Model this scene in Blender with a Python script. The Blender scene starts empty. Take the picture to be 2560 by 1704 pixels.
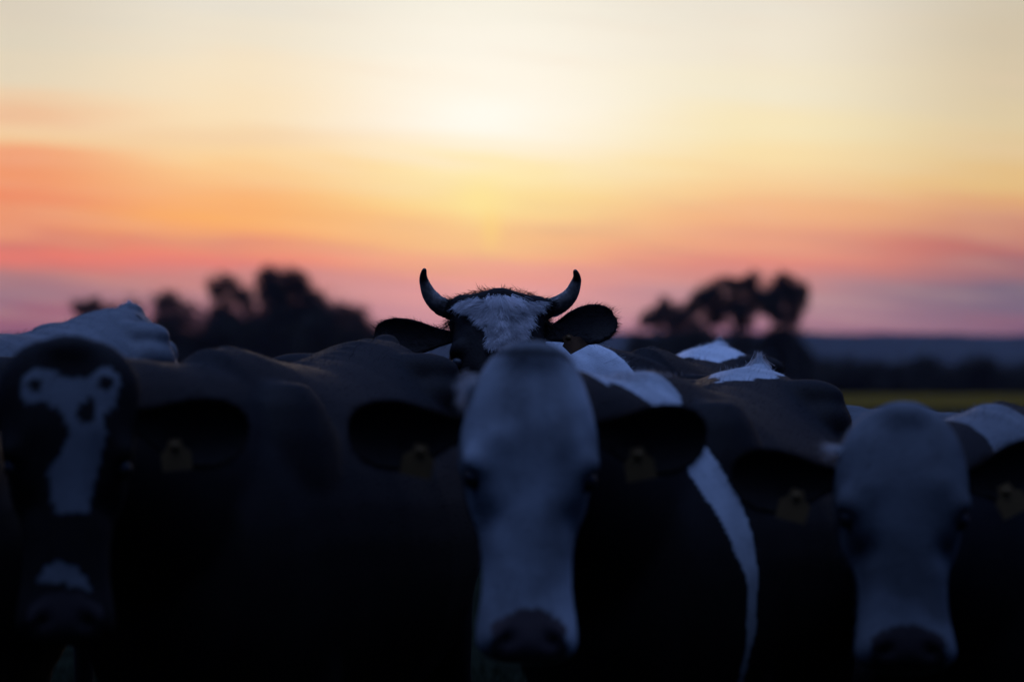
import bpy, bmesh, math, random
import numpy as np
from mathutils import Vector, Matrix
R = math.radians
random.seed(7); RNG = np.random.default_rng(11)
scene = bpy.context.scene
col = scene.collection

# ------------------------------------------------------------------ camera
HC = 1.35; FPX = 2560 * 100 / 36.0; HOR = 940.0
cam_d = bpy.data.cameras.new("camera"); cam = bpy.data.objects.new("camera", cam_d); col.objects.link(cam)
cam.location = (0, 0, HC); cam.rotation_euler = (R(90), 0, 0)
cam_d.lens = 100; cam_d.sensor_width = 36; cam_d.shift_y = (HOR - 852) / 2560.0
cam_d.clip_start = 0.1; cam_d.clip_end = 20000
cam_d.dof.use_dof = True; cam_d.dof.focus_distance = 7.42; cam_d.dof.aperture_fstop = 2.5
scene.camera = cam
scene.render.engine = 'CYCLES'
scene.view_settings.view_transform = 'Standard'; scene.view_settings.look = 'None'
scene.view_settings.exposure = 0; scene.view_settings.gamma = 1

def P(px, py, Y):                                   # where a sight line meets a plane Y metres away
    return Vector(((px - 1280) / FPX * Y, Y, HC - (py - HOR) / FPX * Y))

# ------------------------------------------------------------------ sky
def lin(c):
    return [((v / 255) / 12.92 if v / 255 <= .04045 else (((v / 255) + .055) / 1.055) ** 2.4) for v in c]
world = bpy.data.worlds.new("World"); scene.world = world; world.use_nodes = True
nt = world.node_tree; nt.nodes.clear()
def N(t, **k):
    n = nt.nodes.new(t)
    for a, b in k.items(): setattr(n, a, b)
    return n
def L(a, b): nt.links.new(a, b)
def mth(op, a, b=None, c=None, clamp=False):
    n = N('ShaderNodeMath', operation=op, use_clamp=clamp)
    for i, v in enumerate((a, b, c)):
        if v is None: continue
        if isinstance(v, (int, float)): n.inputs[i].default_value = v
        else: L(v, n.inputs[i])
    return n.outputs[0]
def mapr(v, a, b, c=0., d=1., smooth=True):
    n = N('ShaderNodeMapRange'); n.interpolation_type = 'SMOOTHSTEP' if smooth else 'LINEAR'
    for i, q in enumerate((v, a, b, c, d)):
        if isinstance(q, (int, float)): n.inputs[i].default_value = q
        else: L(q, n.inputs[i])
    return n.outputs[0]
def mixc(f, a, b, mode='MIX'):
    n = N('ShaderNodeMix', data_type='RGBA', blend_type=mode)
    for s, v in ((n.inputs[0], f), (n.inputs[6], a), (n.inputs[7], b)):
        if isinstance(v, (int, float)): s.default_value = v
        elif isinstance(v, (tuple, list)): s.default_value = (*v[:3], 1)
        else: L(v, s)
    return n.outputs[2]
tc = N('ShaderNodeTexCoord'); sx = N('ShaderNodeSeparateXYZ'); L(tc.outputs['Generated'], sx.inputs[0])
X, Y, Z = sx.outputs
rad = mth('SQRT', mth('ADD', mth('MULTIPLY', X, X), mth('MULTIPLY', Y, Y)))
elev = mth('DIVIDE', Z, mth('MAXIMUM', rad, .001))               # tan of the elevation
azi = mth('ARCTAN2', X, Y)                                       # 0 = where the sun goes down
# drifting streaks of thin cloud: noise stretched along the horizon
cv = N('ShaderNodeCombineXYZ'); L(mth('MULTIPLY', azi, 9.0), cv.inputs[0]); L(mth('ADD', mth('MULTIPLY', elev, 110.0), mth('MULTIPLY', azi, 9.0)), cv.inputs[1])
nz = N('ShaderNodeTexNoise'); nz.inputs['Scale'].default_value = 1.0; nz.inputs['Detail'].default_value = 3; nz.inputs['Roughness'].default_value = .45
L(cv.outputs[0], nz.inputs['Vector'])
cv2 = N('ShaderNodeCombineXYZ'); L(mth('MULTIPLY', azi, 22.0), cv2.inputs[0]); L(mth('ADD', mth('MULTIPLY', elev, 420.0), mth('MULTIPLY', azi, 30.0)), cv2.inputs[1]); cv2.inputs[2].default_value = 4.2
nz2 = N('ShaderNodeTexNoise'); nz2.inputs['Scale'].default_value = 1.0; nz2.inputs['Detail'].default_value = 2; nz2.inputs['Roughness'].default_value = .4
L(cv2.outputs[0], nz2.inputs['Vector'])
warp = mth('MULTIPLY', mth('SUBTRACT', nz.outputs[0], .5), .017)
warp2 = mth('MULTIPLY', mth('SUBTRACT', nz2.outputs[0], .5), .0065)
ev = mth('ADD', mth('ADD', elev, warp), warp2)
EMAX = .16
cols = {
 0:    [(0,(214,203,184)),(110,(218,207,185)),(200,(226,210,182)),(255,(234,204,168)),(290,(236,188,148)),(325,(240,203,160)),(372,(241,196,145)),(405,(240,160,116)),(450,(240,150,102)),(500,(240,140,95)),(540,(238,150,104)),(575,(234,150,112)),(600,(216,124,106)),(640,(235,118,100)),(665,(206,122,112)),(690,(180,124,122)),(740,(160,118,128)),(790,(162,98,112)),(850,(150,92,110))],
 560:  [(0,(228,220,204)),(110,(235,223,200)),(190,(243,224,192)),(290,(247,222,182)),(350,(244,210,165)),(400,(250,212,155)),(440,(250,196,135)),(500,(251,180,112)),(545,(252,176,100)),(590,(252,172,104)),(615,(236,148,112)),(650,(240,132,112)),(690,(208,134,126)),(740,(196,140,138)),(790,(184,124,132)),(850,(150,96,115))],
 1210: [(0,(242,236,221)),(100,(248,241,226)),(200,(252,244,228)),(290,(254,247,233)),(380,(254,240,212)),(440,(254,232,172)),(510,(253,222,150)),(560,(252,205,140)),(610,(250,195,134)),(655,(248,176,134)),(690,(240,160,142)),(735,(236,160,154)),(790,(226,158,158)),(850,(190,130,140))],
 1900: [(0,(230,222,206)),(100,(236,226,206)),(220,(240,229,201)),(320,(245,228,185)),(400,(248,222,168)),(470,(247,203,146)),(540,(243,180,130)),(600,(236,160,125)),(650,(232,140,120)),(695,(214,140,130)),(735,(190,142,144)),(790,(190,138,146)),(850,(160,105,122))],
 2560: [(0,(204,193,172)),(110,(206,192,166)),(220,(213,196,165)),(320,(220,200,160)),(400,(224,196,148)),(460,(227,188,128)),(520,(224,168,116)),(580,(208,142,112)),(640,(188,112,102)),(690,(162,112,114)),(735,(124,104,120)),(770,(128,104,120)),(800,(146,102,116)),(850,(120,80,100))],
}
def ramp(stops):
    n = N('ShaderNodeValToRGB'); cr = n.color_ramp; cr.interpolation = 'B_SPLINE' if False else 'EASE'
    pts = sorted([((HOR - y) / FPX / EMAX, lin(c)) for y, c in stops])
    # above the frame the evening sky turns grey-blue
    while len(cr.elements) < len(pts): cr.elements.new(.5)
    for e, (p, c) in zip(cr.elements, pts): e.position = p
    for e, (p, c) in zip(cr.elements, pts): e.position = p; e.color = (*c, 1)
    L(mth('DIVIDE', ev, EMAX), n.inputs[0]); return n.outputs[0]
xs = sorted(cols); acc = ramp(cols[xs[0]])
for a, b in zip(xs[:-1], xs[1:]):
    f = mapr(azi, math.atan((a - 1280) / FPX), math.atan((b - 1280) / FPX))
    acc = mixc(f, acc, ramp(cols[b]))
def glow(px, py, sx_, sy_, colr, amt, prev):
    a0 = math.atan((px - 1280) / FPX); e0 = (HOR - py) / FPX
    dx = mth('DIVIDE', mth('SUBTRACT', azi, a0), sx_ / FPX); dy = mth('DIVIDE', mth('SUBTRACT', elev, e0), sy_ / FPX)
    r2 = mth('ADD', mth('MULTIPLY', dx, dx), mth('MULTIPLY', dy, dy))
    g = mth('MULTIPLY', mth('POWER', 2.718, mth('MULTIPLY', r2, -1.0)), amt)
    return mixc(g, prev, lin(colr))
band = mth('MULTIPLY', mth('MULTIPLY', mapr(nz2.outputs[0], .50, .68), mapr(elev, .085, .045)), .22)
acc = mixc(band, acc, mixc(mapr(elev, .02, .07), lin((142, 108, 128)), lin((214, 142, 134))))
cv3 = N('ShaderNodeCombineXYZ'); L(mth('MULTIPLY', azi, 14.0), cv3.inputs[0]); L(mth('ADD', mth('MULTIPLY', elev, 190.0), mth('MULTIPLY', azi, 20.0)), cv3.inputs[1]); cv3.inputs[2].default_value = 9.1
nz4 = N('ShaderNodeTexNoise'); nz4.inputs['Scale'].default_value = 1.0; nz4.inputs['Detail'].default_value = 4; nz4.inputs['Roughness'].default_value = .55; L(cv3.outputs[0], nz4.inputs['Vector'])
acc = mixc(mth('MULTIPLY', mapr(nz4.outputs[0], .5, .72), .14), acc, lin((240, 205, 175)))
acc = glow(1205, 290, 90, 38, (255, 252, 241), .45, acc)
acc = glow(1200, 500, 60, 60, (255, 232, 150), .5, acc)
acc = glow(1228, 575, 24, 45, (255, 215, 120), .5, acc)
# the rest of the dome: physical sky, dusk blue boosted overhead to brighten upturned heads, dark low down behind the viewer
sky = N('ShaderNodeTexSky', sky_type='NISHITA'); sky.sun_disc = False; sky.sun_elevation = R(4.5); sky.sun_rotation = R(-.6)
sky.air_density = 1.6; sky.dust_density = 1.0; sky.ozone_density = 4
skyc = mixc(1.0, sky.outputs[0], (.003, .003, .003), 'MULTIPLY')
nadir = mapr(elev, -.02, 1.2)
top = mapr(elev, .5, 2.4)
blue = mixc(mapr(Y, -.5, .5), mixc(nadir, lin((0, 18, 58)), lin((2, 32, 96))), mixc(nadir, lin((12, 42, 104)), lin((50, 86, 166))))
blue = mixc(top, blue, [2.05 * q_ for q_ in lin((124, 158, 234))])
blue = mixc(1.0, blue, skyc, 'ADD')
high = mapr(elev, .14, .62)
dome = mixc(mapr(elev, .14, .30), acc, mixc(high, lin((150, 146, 160)), blue))
dome = mixc(1.0, dome, (1.085, 1.08, 1.07), 'MULTIPLY')
away = mapr(mth('ABSOLUTE', azi), .22, .75)
dome = mixc(away, dome, blue)
backdark = mth('MULTIPLY', mapr(mth('ABSOLUTE', azi), 1.3, 2.2), mapr(elev, .45, .05))
dome = mixc(mth('MULTIPLY', backdark, .75), dome, lin((10, 20, 44)))
dome = mixc(mapr(elev, -.004, -.03), dome, lin((8, 9, 14)))
bg = N('ShaderNodeBackground'); L(dome, bg.inputs[0]); bg.inputs[1].default_value = 1.0
wo = N('ShaderNodeOutputWorld'); L(bg.outputs[0], wo.inputs[0])

# ------------------------------------------------------------------ sun, low behind thin cloud
sd = bpy.data.lights.new("sun", 'SUN'); sd.energy = .3; sd.angle = R(9); sd.color = (1, .72, .52)
so = bpy.data.objects.new("sun", sd); col.objects.link(so)
so.rotation_euler = (Vector((R(-.6), 1, math.tan(R(5.2))))).to_track_quat('Z', 'Y').to_euler()

# ------------------------------------------------------------------ helpers
def tag(o, label=None, cat=None, group=None, kind=None):
    for k, v in (('label', label), ('category', cat), ('group', group), ('kind', kind)):
        if v: o[k] = v
def mesh_obj(name, V, F, mat, parent=None, colors=None, smooth=True):
    me = bpy.data.meshes.new(name); me.from_pydata([tuple(v) for v in V], [], F); me.update()
    if smooth: me.polygons.foreach_set('use_smooth', [True] * len(me.polygons))
    me.materials.append(mat)
    if colors is not None: set_cols(me, colors)
    o = bpy.data.objects.new(name, me); col.objects.link(o)
    if parent: o.parent = parent
    return o
def set_cols(me, C):
    at = me.color_attributes.new('coat', 'FLOAT_COLOR', 'POINT')
    a = np.ones((len(me.vertices), 4), np.float32); a[:, :3] = C; at.data.foreach_set('color', a.ravel())
def fast_mesh(name, V, quads, mat, parent=None, colors=None, smooth=False):
    n = len(V); k = quads.shape[1]; m = len(quads)
    me = bpy.data.meshes.new(name); me.vertices.add(n); me.vertices.foreach_set('co', np.ascontiguousarray(V, np.float32).ravel())
    me.loops.add(m * k); me.loops.foreach_set('vertex_index', np.ascontiguousarray(quads, np.int32).ravel())
    me.polygons.add(m); me.polygons.foreach_set('loop_start', np.arange(0, m * k, k, dtype=np.int32))
    me.polygons.foreach_set('loop_total', np.full(m, k, np.int32))
    if smooth: me.polygons.foreach_set('use_smooth', np.ones(m, bool))
    me.update(calc_edges=True); me.validate()
    me.materials.append(mat)
    if colors is not None: set_cols(me, colors)
    o = bpy.data.objects.new(name, me); col.objects.link(o)
    if parent: o.parent = parent
    return o
def material(name):
    m = bpy.data.materials.new(name); m.use_nodes = True
    return m, m.node_tree, m.node_tree.nodes['Principled BSDF']
def mk(t, typ, **k):
    n = t.nodes.new(typ)
    for a, b in k.items():
        if a in n.inputs: n.inputs[a].default_value = b
        else: setattr(n, a, b)
    return n
def simple(name, c, rough=.8, scale=20., var=.3, bump=.3, spec=.3, coord='Object'):
    m, t, b = material(name)
    tcn = mk(t, 'ShaderNodeTexCoord'); n = mk(t, 'ShaderNodeTexNoise', Scale=scale, Detail=5.)
    t.links.new(tcn.outputs[coord], n.inputs['Vector'])
    r = mk(t, 'ShaderNodeValToRGB'); r.color_ramp.elements[0].position = .3; r.color_ramp.elements[1].position = .7
    r.color_ramp.elements[0].color = (*[v * (1 - var) for v in c], 1); r.color_ramp.elements[1].color = (*[min(1, v * (1 + var)) for v in c], 1)
    t.links.new(n.outputs[0], r.inputs[0]); t.links.new(r.outputs[0], b.inputs['Base Color'])
    bp = mk(t, 'ShaderNodeBump', Strength=bump, Distance=.01); t.links.new(n.outputs[0], bp.inputs['Height']); t.links.new(bp.outputs[0], b.inputs['Normal'])
    b.inputs['Roughness'].default_value = rough; b.inputs['Specular IOR Level'].default_value = spec
    return m
def coat_mat(name, rough, translucent):
    m, t, b = material(name)
    at = mk(t, 'ShaderNodeAttribute'); at.attribute_name = 'coat'
    tcn = mk(t, 'ShaderNodeTexCoord')
    n = mk(t, 'ShaderNodeTexNoise', Scale=9., Detail=6.); t.links.new(tcn.outputs['Object'], n.inputs['Vector'])
    n2 = mk(t, 'ShaderNodeTexNoise', Scale=160., Detail=2.); t.links.new(tcn.outputs['Object'], n2.inputs['Vector'])
    mr = mk(t, 'ShaderNodeMapRange'); mr.inputs[1].default_value = .3; mr.inputs[2].default_value = .7; mr.inputs[3].default_value = .72; mr.inputs[4].default_value = 1.08
    t.links.new(n.outputs[0], mr.inputs[0])
    mx = mk(t, 'ShaderNodeMix', data_type='RGBA', blend_type='MULTIPLY'); mx.inputs[0].default_value = 1
    t.links.new(at.outputs['Color'], mx.inputs[6]); t.links.new(mr.outputs[0], mx.inputs[7])
    t.links.new(mx.outputs[2], b.inputs['Base Color'])
    b.inputs['Roughness'].default_value = rough; b.inputs['Specular IOR Level'].default_value = .14
    if translucent:
        tr = mk(t, 'ShaderNodeBsdfTranslucent'); t.links.new(mx.outputs[2], tr.inputs[0])
        ms = mk(t, 'ShaderNodeMixShader'); ms.inputs[0].default_value = translucent
        out = t.nodes['Material Output']
        t.links.new(b.outputs[0], ms.inputs[1]); t.links.new(tr.outputs[0], ms.inputs[2]); t.links.new(ms.outputs[0], out.inputs[0])
    else:
        bp = mk(t, 'ShaderNodeBump', Strength=.35, Distance=.004); t.links.new(n2.outputs[0], bp.inputs['Height']); t.links.new(bp.outputs[0], b.inputs['Normal'])
    return m
M_coat = coat_mat('short_coat', .75, 0)
M_hair = coat_mat('coat_hair', .55, .35)
M_eye = simple('eye', (.012, .008, .006), .38, 30, .2, 0, .6)
M_hoof = simple('hoof_horn', (.03, .025, .02), .5, 30, .4, .4)
M_tag = simple('ear_tag_plastic', (.15, .078, .022), .7, 25, .15, .1)
M_tag_dark = simple('ear_tag_worn', (.055, .026, .012), .8, 25, .5, .1, .05)
BLACK = np.array((.0150, .0095, .0068)); WHITE = np.array((.74, .72, .70)); NOSE = np.array((.12, .080, .072)); PINK = np.array((.20, .14, .13))

def snoise(p, f, seed=0):                           # cheap smooth noise, about -1..1
    r = np.random.default_rng(seed); out = 0
    for k in range(6):
        d = r.normal(size=3); d = d / np.linalg.norm(d) * f * (.6 + .25 * k); out = out + np.sin(p @ d + r.uniform(0, 6.28)) * (1 / (1 + .4 * k))
    return out / 2.6
def inpoly(x, y, poly):
    poly = np.array(poly, float); ins = np.zeros(len(x), bool); n = len(poly)
    for i in range(n):
        x1, y1 = poly[i]; x2, y2 = poly[(i + 1) % n]
        c = ((y1 > y) != (y2 > y)) & (x < (x2 - x1) * (y - y1) / (y2 - y1 + 1e-12) + x1); ins ^= c
    return ins
def sm(e0, e1, v):
    t = np.clip((v - e0) / (e1 - e0), 0, 1); return t * t * (3 - 2 * t)
def interp(tab, t, k): return np.interp(t, [r[0] for r in tab], [r[k] for r in tab])

def loft(V, F, rings):
    b0 = len(V); n = len(rings[0])
    for r in rings: V.extend(r)
    for i in range(len(rings) - 1):
        for j in range(n):
            a = b0 + i * n + j; b = b0 + i * n + (j + 1) % n
            F.append((a, b, b + n, a + n))
    F.append(tuple(b0 + j for j in reversed(range(n)))); F.append(tuple(b0 + (len(rings) - 1) * n + j for j in range(n)))
def ball(V, F, c, r, rot=None, nu=16, nv=10):
    rings = []
    for i in range(1, nv):
        ph = math.pi * i / nv
        rings.append([Vector((math.sin(ph) * math.cos(2 * math.pi * j / nu) * r[0], math.sin(ph) * math.sin(2 * math.pi * j / nu) * r[1], -math.cos(ph) * r[2])) for j in range(nu)])
    rings = [[(rot @ v if rot else v) + Vector(c) for v in rg] for rg in rings]
    loft(V, F, rings)
def frame(t, side):
    t = t.normalized(); s = (side - t * side.dot(t)).normalized(); return s, t.cross(s)
def tube(V, F, pts, radii, side=Vector((1, 0, 0)), n=14, sub=4, cap=True):
    """smooth tapered tube; radii are (a, b) half sizes"""
    pts = [Vector(p) for p in pts]; m = len(pts); rings = []
    def cr(p, i, t):
        p0, p1, p2, p3 = p[max(i - 1, 0)], p[i], p[i + 1], p[min(i + 2, m - 1)]
        return .5 * ((2 * p1) + (p2 - p0) * t + (2 * p0 - 5 * p1 + 4 * p2 - p3) * t * t + (3 * p1 - p0 - 3 * p2 + p3) * t ** 3)
    samples = [(i, k / sub) for i in range(m - 1) for k in range(sub)] + [(m - 2, 1.0)]
    C = [cr(pts, i, t) for i, t in samples]
    for q, (i, t) in enumerate(samples):
        tan = C[min(q + 1, len(C) - 1)] - C[max(q - 1, 0)]; s, u = frame(tan, side)
        ra = radii[i][0] * (1 - t) + radii[i + 1][0] * t; rb = radii[i][1] * (1 - t) + radii[i + 1][1] * t
        rings.append([C[q] + s * math.cos(a) * ra + u * math.sin(a) * rb for a in (2 * math.pi * j / n for j in range(n))])
    if cap:
        for idx, e in ((0, -1), (-1, 1)):
            ctr = C[idx]; tan = ((C[1] - C[0]) if idx == 0 else (C[-1] - C[-2])).normalized() * e
            rr = max((rings[idx][0] - ctr).length, .004)
            extra = [[ctr + (v - ctr) * k + tan * rr * h for v in rings[idx]] for k, h in ((.8, .45), (.4, .8))]
            if idx == 0: rings = extra[::-1] + rings
            else: rings = rings + extra
    loft(V, F, rings)

# ------------------------------------------------------------------ cow
#        y     top   bottom width topn
BODY = [(-.78, 1.16, .86, .07, .1), (-.72, 1.25, .74, .17, .2), (-.60, 1.36, .62, .235, .40), (-.46, 1.425, .585, .27, .58), (-.30, 1.42, .58, .305, .50),
        (-.12, 1.395, .575, .345, .36), (.12, 1.38, .56, .375, .30), (.36, 1.385, .57, .375, .34), (.54, 1.405, .62, .34, .32), (.66, 1.42, .70, .30, .27),
        (.78, 1.425, .80, .265, .28), (.90, 1.415, .86, .215, .40), (1.0, 1.36, .90, .16, .3), (1.05, 1.27, .95, .10, .2)]
#        t    halfwidth depth front
HEAD = [(-.02, .045, .06, -.045), (0., .066, .10, -.030), (.05, .086, .15, -.012), (.12, .103, .185, 0.), (.2, .117, .205, .006), (.29, .127, .225, .008), (.38, .126, .240, .006), (.46, .110, .245, .002),
        (.56, .089, .225, -.002), (.68, .080, .185, -.004), (.80, .083, .150, -.006), (.88, .093, .138, -.003), (.94, .097, .132, -.004), (.985, .090, .115, -.012), (1.01, .05, .06, -.045)]
def remesh(V, F, voxel, it):
    me = bpy.data.meshes.new('tmp'); me.from_pydata([tuple(v) for v in V], [], F); me.update()
    bm = bmesh.new(); bm.from_mesh(me); bmesh.ops.recalc_face_normals(bm, faces=bm.faces); bm.to_mesh(me); bm.free()
    o = bpy.data.objects.new('tmp', me); col.objects.link(o)
    r = o.modifiers.new('r', 'REMESH'); r.mode = 'VOXEL'; r.voxel_size = voxel; r.adaptivity = 0
    s = o.modifiers.new('s', 'SMOOTH'); s.factor = .5; s.iterations = it
    dg = bpy.context.evaluated_depsgraph_get(); dg.update()
    ev_ = o.evaluated_get(dg); m2 = ev_.to_mesh()
    n = len(m2.vertices); co = np.empty(n * 3, np.float32); m2.vertices.foreach_get('co', co); co = co.reshape(-1, 3).astype(float)
    faces = np.empty(len(m2.loops), np.int32); m2.loops.foreach_get('vertex_index', faces)
    quads = faces.reshape(-1, 4)
    ev_.to_mesh_clear(); bpy.data.objects.remove(o); bpy.data.meshes.remove(me)
    return co, quads
def vnormals(co, q):
    fn = np.cross(co[q[:, 2]] - co[q[:, 0]], co[q[:, 3]] - co[q[:, 1]]); vn = np.zeros_like(co)
    for k in range(4): np.add.at(vn, q[:, k], fn)
    vn /= np.linalg.norm(vn, axis=1, keepdims=True) + 1e-12
    return vn, fn
def unit(a): return a / (np.linalg.norm(a, axis=1, keepdims=True) + 1e-12)

def strands(name, roots, nrm, dirs, length, width, colors, parent, lift=.35, segs=2, jitter=.25, curl=0., droop=0.):
    """each strand is a thin tapering ribbon"""
    n = len(roots)
    d = unit(dirs - nrm * np.sum(dirs * nrm, 1, keepdims=True)) + RNG.normal(size=(n, 3)) * jitter
    d = unit(d + nrm * lift); length = np.broadcast_to(np.asarray(length, float), (n,)) * RNG.uniform(.6, 1.3, n)
    side = unit(np.cross(d, RNG.normal(size=(n, 3)) * .6 + nrm)); bend = unit(RNG.normal(size=(n, 3)))
    pts = []
    for k in range(segs + 1):
        u = k / segs
        c = roots + d * (length * u)[:, None] + bend * (length * curl * u * u)[:, None] + np.array((0, 0, -1.)) * (length * droop * u * u)[:, None] - nrm * .001
        w = width * (1 - .8 * u) * .5
        pts += [c - side * w, c + side * w]
    A = np.stack(pts, 1).reshape(-1, 3); m = 2 * (segs + 1)
    base = (np.arange(n) * m)[:, None]
    Q = np.concatenate([base + np.array([[2 * k, 2 * k + 1, 2 * k + 3, 2 * k + 2]]) for k in range(segs)], 0)
    Cc = np.repeat(colors, m, 0)
    return fast_mesh(name, A, Q, M_hair, parent, Cc, smooth=True)

def ear_mesh(base, tip_dir, up, length=.205, height=.125, open_dir=None):
    """a cupped leaf: rings run round the rim section"""
    t = tip_dir.normalized(); f = (open_dir - t * open_dir.dot(t)).normalized(); u = t.cross(f)
    if u.dot(up) < 0: u = -u
    prof = [(-.08, .20, 1.0), (0, .24, 1.0), (.1, .30, .9), (.22, .44, .6), (.36, .68, .38), (.5, .90, .28), (.64, 1.0, .25), (.78, .96, .25), (.9, .76, .25), (.97, .48, .3), (1.0, .2, .4)]
    rings = []
    for s, w, th in prof:
        c = base + t * length * s - u * .012 * math.sin(s * 3.1); r = []
        hw = height / 2 * w
        nn = 14
        for j in range(nn * 2):
            if j < nn: a = -1 + 2 * j / (nn - 1); fr = 1
            else: a = 1 - 2 * (j - nn) / (nn - 1); fr = -1
            cup = (1 - a * a) * hw * .42                        # deep middle, edges come forward
            thick = .004 + .5 * hw * th * (1 - a * a) * .9
            off = -cup + (thick * .35 if fr > 0 else -thick)
            if s < .05: off = math.sqrt(max(0, 1 - a * a)) * hw * fr
            r.append(c + u * a * hw + f * off)
        rings.append(r)
    return rings, t, u, f

def make_cow(name, label, withers, tail, head=None, scale=1.0, wid=1.0, coat=None, voxel=.009, horned=False, tags=(1, 1), fuzz=16000, ear=(None, None), neckw=1.0, ears=True, headtop=1., pale=1., headw=1., neckt=.27):
    W = Vector(withers); T = Vector(tail)
    d = Vector((T.x - W.x, T.y - W.y, 0)); length = d.length; bd = d.normalized()         # direction from withers to tail
    sy = length / 1.36
    yaw = math.atan2(-bd.x, bd.y)
    zs = lambda z, y: z * (W.z + (T.z - W.z) * min(max((y + .46) / 1.36, 0), 1)) / 1.425
    o3 = Vector((W.x, W.y, 0)) + bd * (.46 * sy)                                         # local origin on the ground
    root = bpy.data.objects.new(name, None); col.objects.link(root); root.location = o3; root.rotation_euler = (0, 0, yaw)
    root.empty_display_size = .3
    Mw = Matrix.Translation(o3) @ Matrix.Rotation(yaw, 4, 'Z'); Mi = Mw.inverted()
    sx_ = wid * scale
    def B(x, y, z): return Vector((x * sx_, y * sy, zs(z, y)))
    V = []; F = []
    rings = []; n = 36
    ys = np.unique(np.concatenate([np.linspace(-.78, 1.05, 48), [r[0] for r in BODY]]))
    for y in ys:
        top, bot, w, tn = [interp(BODY, y, k) for k in (1, 2, 3, 4)]
        mid = bot * .44 + top * .56 - .03; r = []
        for j in range(n):
            a = 2 * math.pi * j / n; c, s = math.cos(a), math.sin(a)
            xx = w * math.copysign(abs(c) ** .86, c) * (1 - tn * max(0, s) ** 1.5)
            zz = mid + (top - mid if s > 0 else mid - bot) * math.copysign(abs(s) ** (.92), s)
            r.append(B(xx, y, zz))
        rings.append(r)
    loft(V, F, rings)
    def bb(x, y, z, rx, ry, rz, both=True):
        for sg in ((1, -1) if both else (1,)): ball(V, F, B(x * sg, y, z), (rx, ry, rz))
    bb(.20, .64, 1.285, .07, .12, .06)                # hook bones
    bb(.15, .66, 1.35, .10, .09, .045)
    bb(.095, .985, 1.285, .04, .05, .05)                  # pin bones
    bb(0, .90, 1.405, .03, .09, .035, False)             # tail head
    bb(.145, -.38, 1.08, .115, .20, .28)                   # shoulder blade
    for k in range(13): bb(0, -.34 + .09 * k, interp(BODY, -.34 + .09 * k, 1) - .010, .022, .035, .018, False)   # spine
    for k in range(0): bb(.285 + .004 * k, -.05 + .085 * k, 1.02, .052, .022, .20)      # a hint of ribs
    bb(.15, .78, .98, .13, .20, .25)                     # thigh
    bb(.11, .66, .72, .10, .15, .12); bb(0, .60, .66, .12, .17, .12, False)            # udder
    for sg in (1, -1):
        for x, y, z in ((.07, .54, .56), (.07, .70, .56)): tube(V, F, [B(x * sg, y, z + .05), B(x * sg, y, z - .05)], [(.014, .014), (.010, .010)])
        tube(V, F, [B(.17 * sg, -.42, 1.0), B(.18 * sg, -.37, .78), B(.165 * sg, -.41, .56), B(.155 * sg, -.425, .42), B(.155 * sg, -.41, .26), B(.155 * sg, -.42, .12), B(.16 * sg, -.455, .05)],
             [(.09, .13), (.075, .10), (.052, .06), (.047, .05), (.031, .034), (.040, .043), (.048, .055)])
        tube(V, F, [B(.15 * sg, .70, 1.05), B(.19 * sg, .62, .82), B(.19 * sg, .76, .62), B(.18 * sg, .90, .50), B(.17 * sg, .885, .30), B(.17 * sg, .87, .13), B(.175 * sg, .83, .05)],
             [(.11, .17), (.10, .15), (.060, .085), (.040, .058), (.033, .038), (.042, .045), (.048, .056)])
    tube(V, F, [B(0, .92, 1.39), B(0, 1.04, 1.33), B(0, 1.10, 1.15), B(.015, 1.11, .85), B(.02, 1.10, .62)], [(.032, .032), (.03, .028), (.022, .022), (.016, .016), (.014, .014)])
    # head frame (world -> local)
    if head is None:
        pl = Mw @ B(.05, -1.02, 1.36); mz = Mw @ B(.06, -1.26, .98); fx = bd.cross(Vector((0, 0, 1)))
    else: pl, mz, fx = head
    if fx is None: fx = Vector((1, 0, 0))
    Rl = Mi.to_3x3(); pl = Mi @ Vector(pl); mz = Mi @ Vector(mz); fx = Rl @ Vector(fx)
    ax = (mz - pl); HL = ax.length; ax.normalize(); sd_ = (fx - ax * fx.dot(ax)).normalized(); ft = ax.cross(sd_).normalized()
    hs = HL / .55 * headw
    def H(x, t, f): return pl + sd_ * (x * hs) + ax * (t * HL) + ft * (f * hs)
    rings = []; n = 32
    for t in np.linspace(-.02, 1.01, 60):
        w, dp, fr = [interp(HEAD, t, k) for k in (1, 2, 3)]
        r = []
        w *= 1 + (headtop - 1) * (1 - sm(.08, .30, t))
        if horned: w *= 1 + .35 * (1 - sm(.06, .24, t))
        for j in range(n):
            a = 2 * math.pi * j / n; c, s = math.cos(a), math.sin(a)
            xx = w * math.copysign(abs(c) ** .72, c) * (1 - (.30 if s < 0 else .06) * abs(s))
            fc = fr - dp * .45
            ff = fc + (dp * .45 if s > 0 else dp * .55) * math.copysign(abs(s) ** .8, s)
            r.append(H(xx, t, ff))
        rings.append(r)
    loft(V, F, rings)
    Rh = Matrix((sd_, ft, ax)).transposed()
    def hb(x, t, f, rx, rf, ra, both=True):
        for sg in ((1, -1) if both else (1,)): ball(V, F, H(x * sg, t, f), (rx * hs, rf * hs, ra * hs), Rh)
    hb(.092, .37, -.040, .034, .036, .038)              # brow over the eye socket
    hb(.075, .46, -.11, .035, .07, .07)                  # cheek
    hb(.0, .03, -.04, .06, .045, .035, False)            # poll
    hb(.047, .93, -.025, .030, .028, .030)               # nostril wings
    hb(0, .955, -.085, .055, .03, .03, False)            # chin / lower lip
    if horned: hb(.09, .065, -.045, .045, .04, .04); hb(0, .05, -.045, .115, .045, .045, False)
    # neck
    n0 = B(0, -.40, 1.09); n3 = H(0, neckt, -.15)
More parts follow.
